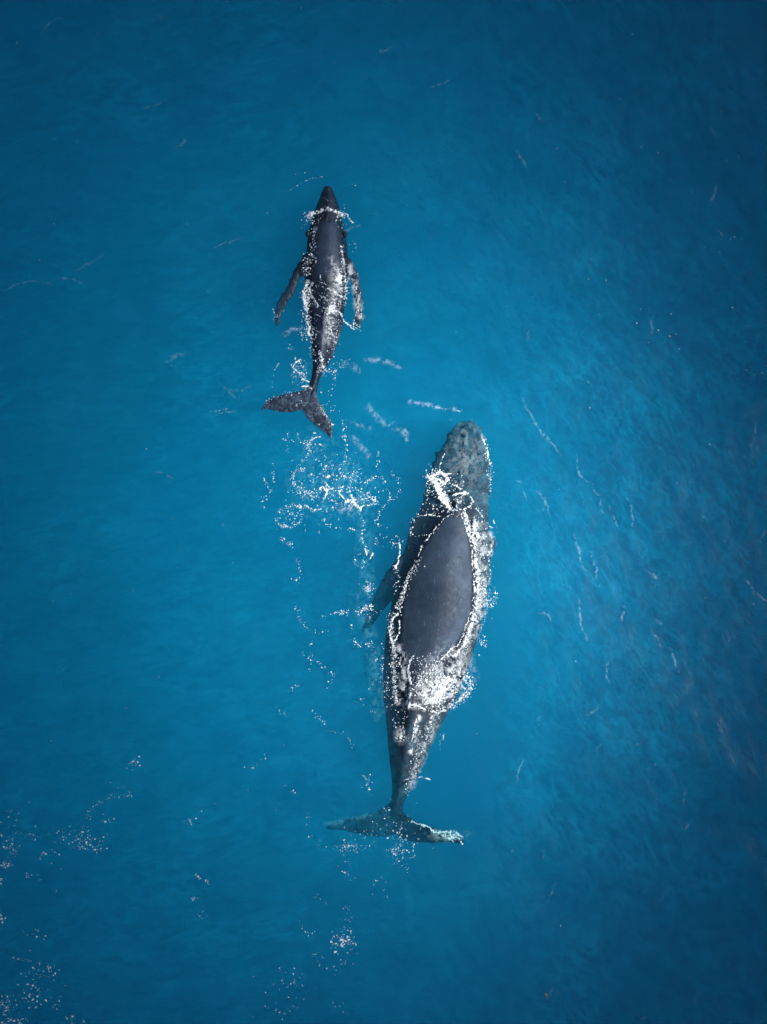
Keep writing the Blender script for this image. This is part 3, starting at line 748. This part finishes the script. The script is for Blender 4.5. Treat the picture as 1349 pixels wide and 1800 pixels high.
f.line('speck', [(688, 1080), (686, 1110), (692, 1140), (693, 1170), (695, 1200), (698, 1238)], 6, .7).line('hair', [(690, 1080), (692, 1140), (697, 1238)], 9, .9).line('web', [(688, 1085), (690, 1140), (694, 1190), (698, 1235)], 7.5, .72)
f.line('web', [(704, 1060), (705, 1100), (704, 1130), (710, 1155)], 3, .6).line('film', [(704, 1140), (710, 1170), (712, 1200), (708, 1240)], 7, .5)
f.line('speck', [(690, 1240), (698, 1255), (697, 1275)], 4, .5)
f.build('left_side_foam', 'beads of white foam trailing down the left flank of the adult whale', 600)
f = Foam()
f.line('solid', [(726, 1155), (719, 1162), (717, 1176), (719, 1188), (722, 1200), (720, 1214), (719, 1226), (714, 1238)], 1.8, .85).line('speck', [(713, 1240), (712, 1262), (708, 1282)], 2.5, .8)
f.blob('web', 706, 1294, 9, 12, .9).blob('film', 706, 1292, 10, 12, .5).blob('speck', 706, 1297, 9, 12, .4).line('solid', [(709, 1274), (709, 1286)], .9, .5)
f.blob('solid', 764, 1228, 20, 14, .62, -20).blob('solid', 786, 1196, 20, 8, .62, -10).blob('solid', 772, 1246, 12, 8, .5).blob('web', 778, 1208, 46, 32, 1.0).blob('hair', 790, 1185, 40, 32, 1.0)
f.line('web', [(790, 1150), (770, 1165), (752, 1180), (740, 1196), (730, 1212)], 12, .75).blob('speck', 750, 1188, 28, 28, .8).blob('speck', 745, 1163, 28, 12, .45).blob('hair', 748, 1200, 24, 30, .9).blob('web', 748, 1215, 22, 20, .8)
f.line('solid', [(812, 1195), (820, 1188), (828, 1196), (829, 1210), (822, 1222), (808, 1230), (795, 1236)], 1.2, .56).line('speck', [(815, 1188), (830, 1205), (812, 1232), (790, 1240)], 6, .8).line('web', [(815, 1190), (826, 1210), (806, 1230), (790, 1238)], 5, .8).line('solid', [(818, 1212), (812, 1205), (816, 1196)], 1, .5)
f.line('solid', [(722, 1238), (738, 1243), (755, 1250), (770, 1252)], 1.5, .72).line('film', [(716, 1238), (740, 1243), (760, 1252)], 5, .9).line('solid', [(722, 1210), (736, 1218), (752, 1224)], 1.3, .55)
f.blob('film', 792, 1180, 34, 36, .5).blob('film', 766, 1220, 34, 24, .5)
f.line('web', [(760, 1256), (757, 1268), (752, 1282)], 9, .8).blob('hair', 770, 1262, 14, 18, .8)
f.build('splash_foam', 'thick burst of white water breaking over the rear back of the adult whale', 700)
f = Foam()
f.line('solid', [(733, 1262), (728, 1282), (723, 1305)], 1.0, .6).line('film', [(736, 1258), (730, 1290), (722, 1320)], 4, .75).line('web', [(738, 1290), (734, 1315), (728, 1340)], 7, .7).line('speck', [(742, 1285), (736, 1320), (722, 1360), (714, 1390)], 7, .45)  # glint line and lit-side brightness painted in as foam cover
f.line('hair', [(760, 1275), (748, 1300), (738, 1330), (724, 1370)], 11, 1.0).line('film', [(770, 1262), (752, 1300), (738, 1335), (722, 1380)], 7, .38).line('solid', [(706, 1363), (715, 1363), (727, 1362)], .8, .4).line('solid', [(738, 1366), (748, 1367), (758, 1371)], 1.2, .62).line('web', [(736, 1365), (758, 1371)], 3, .6)
f.build('tail_stock_foam_light', 'streaks of foam and painted sunlight along the right side of the adult tail stock', 750)
f = Foam()
f.line('solid', [(722, 1442), (733, 1447), (745, 1450), (757, 1458), (768, 1464), (776, 1463), (788, 1463), (800, 1462), (812, 1470)], 1.5, .72).line('web', [(725, 1444), (750, 1454), (775, 1464), (810, 1470)], 4, .8)
f.line('solid', [(762, 1462), (775, 1468), (788, 1472), (797, 1479)], 1.6, .7).line('solid', [(796, 1466), (806, 1474), (812, 1484)], 1, .5).blob('solid', 772, 1463, 6, 3, .8).blob('web', 795, 1470, 24, 10, 1.0).blob('film', 785, 1468, 30, 9, .4)
f.blob('web', 717, 1432, 4, 5, .7).line('web', [(718, 1432), (722, 1440)], 2, .5)
f.build('fluke_wash', 'pale cyan wash over the right fluke tip of the adult whale', 800, under=.13, mat=CYAN, thick=.02)
f = Foam()
f.line('film', [(572, 1450), (590, 1447), (615, 1440), (640, 1436), (660, 1430)], 4, .22).line('hair', [(565, 1450), (600, 1445), (640, 1436), (662, 1428)], 5, .45)
f.build('left_fluke_wash', 'faint light blue wash along the left fluke of the adult whale', 830, under=.5, mat=AER, thick=.02)

# --- beads left drifting between the two whales
T = lambda L: [(440 + a / 4.497, 760 + b / 4.497) for a, b in L]
k = Flecks(21)
for pts, n in (([(515, 0), (505, 50), (460, 100), (480, 160), (430, 210), (380, 270), (350, 330), (330, 370), (350, 430), (390, 480), (440, 520)], 75),
               ([(735, 0), (750, 80), (760, 130), (760, 200), (740, 240), (690, 270), (655, 310), (655, 350)], 36), ([(700, 280), (720, 340), (790, 350), (850, 400)], 30),
               ([(470, 310), (490, 370), (520, 420)], 9), ([(510, 200), (560, 250), (640, 290)], 14), ([(330, 370), (400, 460), (470, 485), (530, 520), (590, 520)], 45),
               ([(200, 640), (270, 620), (320, 580), (380, 590), (450, 580)], 40), ([(200, 680), (210, 720), (260, 740), (330, 750), (400, 700), (420, 640)], 55),
               ([(240, 830), (280, 870), (320, 885), (335, 850)], 26), ([(450, 600), (500, 615), (560, 605)], 14), ([(640, 600), (680, 590), (720, 560)], 10),
               ([(1010, 150), (1010, 220), (990, 320), (970, 370), (900, 400)], 36), ([(1020, 330), (1050, 380), (1090, 430), (1110, 520), (1060, 580), (1020, 640), (1000, 700), (1025, 750)], 50),
               ([(1120, 320), (1160, 370), (1180, 420), (1185, 480), (1120, 520)], 22), ([(890, 650), (895, 720), (890, 780), (880, 850), (910, 890), (930, 960)], 46),
               ([(830, 980), (830, 1040), (870, 1075), (905, 1060), (900, 980), (860, 960)], 22), ([(110, 370), (130, 420), (170, 470), (120, 520), (80, 560), (120, 620)], 34),
               ([(180, 240), (170, 310), (190, 340), (180, 400)], 14), ([(570, 650), (600, 730), (700, 750), (760, 770), (820, 770)], 32), ([(555, 760), (545, 800)], 5),
               ([(340, 900), (350, 970), (385, 1040), (395, 1090), (420, 1140)], 10), ([(320, 1160), (380, 1170)], 6), ([(990, 830), (1005, 890)], 7), ([(300, 0), (300, 60), (330, 90)], 8),
               ([(370, 0), (390, 60), (440, 90)], 12), ([(690, 400), (730, 430), (800, 440), (860, 470), (950, 500), (1000, 560)], 44), ([(580, 190), (640, 240), (650, 290)], 12),
               ([(600, 300), (580, 350), (620, 360)], 10), ([(440, 180), (500, 170)], 8), ([(750, 600), (800, 620)], 3)):
    k.chain(T(pts), n, 1.7)
k.blob(440 + 460 / 4.497, 760 + 105 / 4.497, 9, 7, 34).blob(440 + 400 / 4.497, 760 + 300 / 4.497, 7, 6, 20).blob(440 + 790 / 4.497, 760 + 350 / 4.497, 16, 12, 34).blob(440 + 450 / 4.497, 760 + 490 / 4.497, 24, 12, 60)
k.blob(440 + 300 / 4.497, 760 + 660 / 4.497, 24, 16, 50).blob(440 + 600 / 4.497, 760 + 430 / 4.497, 70, 60, 90, (.35, .8)).blob(440 + 930 / 4.497, 760 + 520 / 4.497, 18, 12, 34)
# left of the calf tail and around it
k.blob(525, 650, 12, 22, 30).blob(560, 700, 40, 40, 26, (.4, .9)).chain([(584, 640), (590, 660), (582, 690), (585, 730)], 22, 3).chain([(600, 735), (604, 750), (606, 775)], 20, 2).chain([(500, 770), (505, 790)], 8, 2)
k.blob(485, 556, 12, 10, 9, (.4, .8)).blob(622, 435, 6, 10, 6, (.4, .9)).blob(598, 640, 12, 12, 14, (.4, .9)).blob(535, 590, 8, 10, 18, (.4, .8)).chain([(505, 605), (515, 620), (520, 632)], 8, 2)
k.build('foam_beads', 'loose white foam beads floating between the calf tail and the adult whale')
f = Foam()
st = lambda L, w, q: f.line('solid', T(L), w, q)
st([(555, 440), (575, 430), (600, 462), (612, 410), (625, 440), (655, 438)], 1.7, .8); st([(625, 440), (600, 470), (588, 520)], 1.8, .75); st([(720, 455), (706, 480), (740, 530), (750, 545)], 1.4, .8)
st([(750, 545), (790, 540), (830, 570), (850, 590), (870, 615)], 2.6, .9); st([(795, 490), (810, 530), (830, 560)], 2.0, .8); st([(815, 530), (870, 530), (905, 522), (950, 515), (985, 548)], 1.2, .7)
st([(870, 600), (895, 580), (930, 578), (985, 570)], 1.3, .7); st([(470, 68), (510, 45), (555, 35)], 1.2, .7); st([(545, 98), (575, 120)], 1.2, .7); st([(380, 590), (400, 605), (390, 575)], 1.8, .7)
st([(385, 390), (415, 405)], 1.4, .65); st([(625, 540), (665, 540)], 1.2, .65); st([(765, 470), (785, 465)], 2, .6); st([(710, 428), (740, 425)], 1.2, .6); st([(605, 355), (620, 352)], 2.2, .6)
st([(900, 925), (920, 960)], 1.4, .65); st([(960, 955), (958, 975), (943, 1000)], 1.3, .75); st([(500, 612), (530, 605), (560, 608)], 1.2, .6); st([(430, 580), (460, 592)], 1.8, .6); st([(255, 740), (265, 745)], 1.8, .6)
f.blob('web', *T([(600, 450)])[0], 12, 14, .7).blob('web', *T([(820, 540)])[0], 22, 16, .75).blob('web', *T([(460, 110)])[0], 9, 6, .7).blob('web', *T([(395, 300)])[0], 7, 6, .6).blob('speck', *T([(700, 470)])[0], 60, 34, .12).blob('web', *T([(930, 525)])[0], 14, 9, .6)
f.blob('film', *T([(780, 590)])[0], 16, 12, .3).blob('hair', *T([(620, 470)])[0], 62, 30, .5).blob('web', *T([(300, 650)])[0], 22, 14, .45)
f.build('foam_curls', 'bright torn curls of foam in the turquoise water behind the calf', 900)

f = Foam()
f.blob('film', 585, 850, 70, 55, .17).blob('film', 560, 790, 40, 40, .12).blob('film', 625, 885, 30, 26, .2).blob('film', 530, 660, 22, 26, .14).line('film', [(640, 900), (640, 960), (645, 1040)], 16, .12).line('film', [(625, 1050), (655, 1130), (662, 1200), (668, 1260)], 12, .12)
f.build('aerated_water', 'faint milky turquoise bubbles hanging under the surface between the whales', 940, mat=AER, under=.12, step=1.6, thick=.02)

# --- beads trailing left of the adult, past its flipper and flukes
Q = lambda L: [(a / 1.927, 900 + b / 1.927) for a, b in L]
k = Flecks(33)
for pts, n in (([(1000, 320), (1020, 370), (1050, 400), (1100, 410)], 24), ([(1100, 350), (1150, 335), (1185, 345)], 18), ([(1210, 345), (1250, 315), (1255, 370)], 44), ([(1020, 480), (1060, 500), (1090, 520), (1130, 550), (1110, 590)], 30),
               ([(985, 600), (1020, 590)], 8), ([(1195, 430), (1225, 460), (1265, 440), (1280, 550), (1240, 630), (1200, 640), (1270, 680)], 50), ([(930, 660), (970, 690)], 7), ([(1060, 670), (1085, 700), (1110, 740), (1170, 750), (1200, 800)], 26),
               ([(1010, 180), (1020, 240), (990, 290)], 10), ([(810, 870), (850, 870), (915, 815)], 10), ([(440, 855), (470, 850)], 9), ([(1240, 900), (1260, 960), (1240, 920)], 12), ([(1045, 1010), (1050, 1100)], 8), ([(960, 930), (1000, 950)], 5),
               ([(1150, 1100), (1190, 1130), (1220, 1150)], 14), ([(1190, 380), (1200, 440)], 6), ([(1060, 430), (1050, 540)], 14)):
    k.chain(Q(pts), n, 2.2)
k.blob(648, 1035, 10, 11, 60, (.35, .8)).blob(645, 1072, 14, 12, 44).blob(604, 1076, 8, 6, 20).blob(870, 1045, 6, 18, 26).blob(862, 1062, 5, 12, 20).blob(848, 1128, 7, 14, 20, (.4, .9)).blob(680, 1210, 6, 22, 30).blob(672, 1170, 5, 40, 26)
k.blob(705, 1465, 14, 24, 44).blob(615, 1490, 26, 12, 46).blob(700, 1500, 16, 22, 34).blob(655, 1465, 60, 22, 30, (.4, .8)).blob(645, 1370, 10, 14, 14).blob(680, 1425, 8, 10, 10).blob(778, 1296, 5, 12, 12, (.35, .7)).blob(690, 950, 14, 20, 18, (.4, .9))
k.build('foam_beads', 'scattered foam beads left of the adult whale, from its flipper down to its flukes')
# --- lower left and bottom
V7 = lambda L: [(a / 3.212, 1300 + b / 3.212) for a, b in L]
V4 = lambda L: [(420 + a / 1.452, 1480 + b / 1.452) for a, b in L]
k = Flecks(44)
k.chain(V7([(590, 330), (640, 320), (740, 320)]), 20, 3).chain(V7([(590, 330), (510, 390), (490, 450), (470, 540)]), 26, 3).chain(V7([(70, 510), (160, 550), (230, 520), (330, 530), (400, 560)]), 30, 5).chain(V7([(60, 1220), (130, 1240), (175, 1250)]), 12, 2)
for cx, cy, rx, ry, n in ((520, 590, 90, 35, 46), (430, 560, 70, 60, 40), (60, 610, 40, 55, 34), (25, 710, 35, 25, 22), (5, 800, 15, 20, 12), (5, 1010, 14, 50, 14), (200, 1290, 70, 60, 26), (280, 1330, 40, 60, 16), (190, 1450, 90, 60, 52), (40, 1490, 50, 60, 46),
                          (70, 1590, 50, 30, 30), (320, 1500, 40, 50, 10), (280, 640, 60, 30, 10), (780, 140, 60, 30, 9), (620, 460, 30, 20, 6), (60, 420, 60, 30, 8), (170, 770, 40, 20, 8), (240, 1100, 60, 20, 10), (420, 1580, 60, 20, 12), (1080, 450, 30, 40, 7)):
    k.blob(cx / 3.212, 1300 + cy / 3.212, rx / 3.212 * 1.15, ry / 3.212 * 1.15, n, (.4, 1.45))
k.build('foam_beads', 'dull foam flecks drifting in the dark water at the lower left corner', cover=.75)
k = Flecks(55)
k.chain(V4([(150, 195), (175, 230), (205, 235)]), 12, 3).chain(V4([(210, 5), (250, 10), (290, 15), (325, 5)]), 14, 3).chain(V4([(280, 30), (270, 70), (285, 100)]), 16, 4).chain(V4([(195, 140), (225, 160)]), 6, 2).chain(V4([(280, 170), (270, 230), (290, 280)]), 26, 6, (.35, .8)).chain(V4([(210, 280), (185, 290), (212, 320)]), 10, 2)
for cx, cy, rx, ry, n, r in ((262, 252, 26, 20, 55, (.5, 1.6)), (125, 360, 32, 36, 26, (.4, 1.2)), (420, 15, 40, 22, 30, (.5, 1.3)), (420, 60, 14, 20, 6, (.4, 1)), (360, 120, 26, 26, 8, (.4, .9)), (250, 320, 30, 26, 10, (.4, .9)), (110, 430, 40, 20, 16, (.4, .9)), (250, 420, 20, 20, 5, (.4, .9))):
    k.blob(420 + cx / 1.452, 1480 + cy / 1.452, rx / 1.452 * 1.2, ry / 1.452 * 1.2, n, r)
k.build('foam_beads', 'little raft of foam beads below the adult flukes near the bottom edge', cover=.9)
k = Flecks(66)
k.chain(V7([(1100, 755), (1135, 790)]), 9, 1, (.5, 1.1)).chain(V7([(1160, 790), (1190, 825)]), 7, 1, (.5, 1.1)).blob(1100 / 3.212, 1300 + 895 / 3.212, 6, 6, 9, (.5, 1.1)).blob(1150 / 3.212, 1300 + 990 / 3.212, 12, 10, 5, (.4, .8))
k.add(k.r.random(110) * 1349, k.r.random(110) * 1800, (.3, .75))
k.chain([(1040, 470), (1060, 520), (1200, 600)], 12, 25, (.35, .8)).chain([(1240, 120), (1310, 520), (1340, 640)], 22, 30, (.35, .8))
k.build('foam_flecks', 'single tiny white flecks scattered thinly over the open sea', cover=.8)

# --- thin film wisps and small crest lines on the open water
f = Foam()
f.line('film', [(643, 632), (662, 633), (682, 636), (702, 646)], 3.6, .42).line('film', [(648, 716), (666, 738), (690, 748), (714, 764)], 5, .3).line('solid', [(646, 631), (665, 634), (674, 636)], .7, .4).line('film', [(618, 768), (634, 786), (652, 802)], 4.5, .33).line('film', [(606, 640), (634, 650)], 5, .3)
f.line('film', [(612, 740), (630, 746), (650, 752)], 3, .4).line('film', [(712, 755), (716, 775)], 2.5, .5)
f.line('solid', [(502, 340), (515, 330), (535, 321), (552, 314), (568, 311)], .7, .42).line('solid', [(608, 326), (622, 324), (632, 325)], .6, .33).line('solid', [(492, 636), (484, 650), (480, 668), (478, 686)], .7, .38)
f.line('solid', [(500, 584), (512, 578), (526, 577)], .8, .42).line('film', [(498, 590), (512, 579), (530, 576)], 3, .5).line('solid', [(722, 708), (745, 714), (770, 716), (808, 724)], .9, .40).line('film', [(722, 706), (770, 716), (808, 722)], 3, .5)
f.line('solid', [(368, 725), (384, 722), (400, 719)], .8, .45).line('solid', [(700, 962), (712, 950), (724, 944)], .6, .35).line('solid', [(1338, 655), (1348, 660)], 1.2, .5)
f.build('foam_glint_wisps', 'thin greyish film and fine crest lines in the water around the calf', 950, mat=MIST, step=.9, thick=.01)
tagf = Foam(); rr = np.random.default_rng(77)  # pale film streaks painted where wave crests would glint
def wisp(x, y, L, ang, w, kk, bend=.25):
    a = R(ang); pts = []; b = rr.normal(0, bend * .5)
    for t in np.linspace(-.5, .5, 5):
        q = a + b * t * 2; pts.append((x + L * t * math.cos(q), y - L * t * math.sin(q)))
    tagf.line('film', pts, w, kk)
for x, y, L, ang, kk in ((940, 740, 70, -58, .5), (965, 770, 60, -50, .5), (1020, 830, 50, -60, .55), (1055, 880, 40, -70, .5), (1080, 910, 36, -65, .6), (1020, 975, 60, -72, .6), (1048, 1000, 50, -74, .6), (1020, 1090, 60, -80, .6), (960, 880, 40, -60, .5), (920, 860, 34, -64, .5),
                         (1095, 1080, 26, 82, .8), (1066, 1180, 30, -84, .8), (1155, 1122, 28, -58, .8), (1185, 1160, 36, -68, .7), (1150, 1015, 26, -62, .6), (1112, 900, 40, -82, .6), (1325, 765, 34, 78, .6), (1320, 1030, 30, -60, .7), (1340, 1048, 24, -40, .7), (1045, 1250, 22, 40, .8),
                         (45, 495, 70, 8, .4), (120, 490, 46, -6, .5), (160, 460, 44, 28, .4), (395, 725, 30, 12, .6), (405, 690, 34, -45, .4), (290, 835, 30, -20, .4), (775, 145, 26, 18, .6), (620, 400, 30, 22, .5), (400, 425, 40, 22, .45), (270, 185, 40, 20, .35)):
    wisp(x, y, L * 1.3, ang, 1.35, kk * .40)
for _ in range(26):                                                    # right-hand field of short crests
    x = 880 + 469 * rr.random() ** .8; y = 150 + 1650 * rr.random(); base = -64 if y < 1300 else 70
    if rr.random() < .25: base = 80
    wisp(x, y, 14 + 30 * rr.random(), base + rr.normal(0, 12), 1.1 + 1.2 * rr.random(), .07 + .18 * rr.random() ** 2, .5)
for _ in range(6):
    wisp(840 * rr.random(), 30 + 820 * rr.random() ** 1.1, 20 + 40 * rr.random(), 10 + rr.normal(0, 20), 1.5 + 1.5 * rr.random(), .08 + .16 * rr.random() ** 2, .5)
def build_wisps():
    # grouped in tiles so that each sheet of film stays small
    items = tagf.items; V = []; Fc = []; C = []
    for kd, t, p, w, kk in items:
        a = np.array(p); step = 1.1
        gx = np.arange(a[:, 0].min() - 2.2 * w - 2, a[:, 0].max() + 2.2 * w + 2, step); gy = np.arange(a[:, 1].min() - 2.2 * w - 2, a[:, 1].max() + 2.2 * w + 2, step)
        A, B = np.meshgrid(gx, gy); wx = A + 9 * (fbm(A, B, 14, 61, 3) - .5); wy = B + 9 * (fbm(A, B, 14, 62, 3) - .5)
        mid = a[len(a) // 2]; fall = np.exp(-((A - mid[0]) ** 2 + (B - mid[1]) ** 2) / (np.hypot(*(a[0] - a[-1])) * .42) ** 2)
        cov = kk * np.exp(-(seg_dist(wx, wy, p) / w) ** 2) * fall * smooth(.36, .66, fbm(A, B, 4.5, 63, 4, .7)) * 1.25
        idx = np.arange(A.size).reshape(A.shape); keep = cov > .012
        cell = keep[:-1, :-1] | keep[:-1, 1:] | keep[1:, 1:] | keep[1:, :-1]
        q = np.stack([idx[1:, :-1], idx[1:, 1:], idx[:-1, 1:], idx[:-1, :-1]], -1)[cell]
        if not len(q): continue
        used, inv = np.unique(q, return_inverse=True); q = inv.reshape(-1, 4)
        x = (A.ravel()[used] - 674.5) / PPM; y = (900 - B.ravel()[used]) / PPM
        Fc.append(q + sum(len(c) for c in C)); V.append(np.stack([x, y, water_h(x, y) + .008 + .0005 * (len(V) % 12)], -1)); C.append(cov.ravel()[used])
    o = mesh_obj('foam_glint_wisps', np.concatenate(V), np.concatenate(Fc), MIST)
    a = o.data.attributes.new('cover', 'FLOAT', 'POINT'); a.data.foreach_set('value', np.concatenate(C).astype(np.float32))
    tag(o, 'faint pale streaks painted as glints on the small wave crests of the open sea', 'foam', 'stuff')
build_wisps()

# --- a torn scrap of brown weed
def weed():
    m, n, out = new_mat('brown_weed'); p = N(n, 'ShaderNodeBsdfPrincipled'); tx = N(n, 'ShaderNodeTexNoise'); tx.inputs['Scale'].default_value = 30
    n.links.new(ramp(n, tx.outputs[0], [(.35, (.16, .10, .03)), (.65, (.42, .30, .12))]), p.inputs['Base Color']); p.inputs['Roughness'].default_value = .5; n.links.new(p.outputs[0], out.inputs[0])
    V = []; F = []
    for x0, y0, L, ang, w in ((961.5, 1752, 8.5, 98, 1.1), (961, 1749, 4, 40, .9), (961.5, 1752, 3.5, 20, .8), (961, 1753, 3.5, 250, .9), (960.5, 1748, 4, 125, .6)):
        b = len(V); k = 8
        for i in range(k):
            t = i / (k - 1); a = R(ang + 22 * math.sin(3 * t)); cx, cy = x0 + L * t * math.cos(a), y0 - L * t * math.sin(a); ww = w * math.sin(math.pi * (t * .86 + .07))
            for sx, dz in ((-1, 0), (0, .018), (1, 0), (0, -.006)):
                X_ = (cx - sx * ww * math.sin(a) - 674.5) / PPM; Y_ = (900 - cy + sx * ww * math.cos(a)) / PPM
                V.append((X_, Y_, float(water_h(X_, Y_)) + .012 + dz))
        for i in range(k - 1):
            for j in range(4): p0, p1 = b + i * 4 + j, b + i * 4 + (j + 1) % 4; F.append((p0, p1, p1 + 4, p0 + 4))
    o = mesh_obj('seaweed', V, F, m); tag(o, 'small scrap of yellow brown seaweed afloat alone in the dark water near the bottom', 'seaweed')
weed()
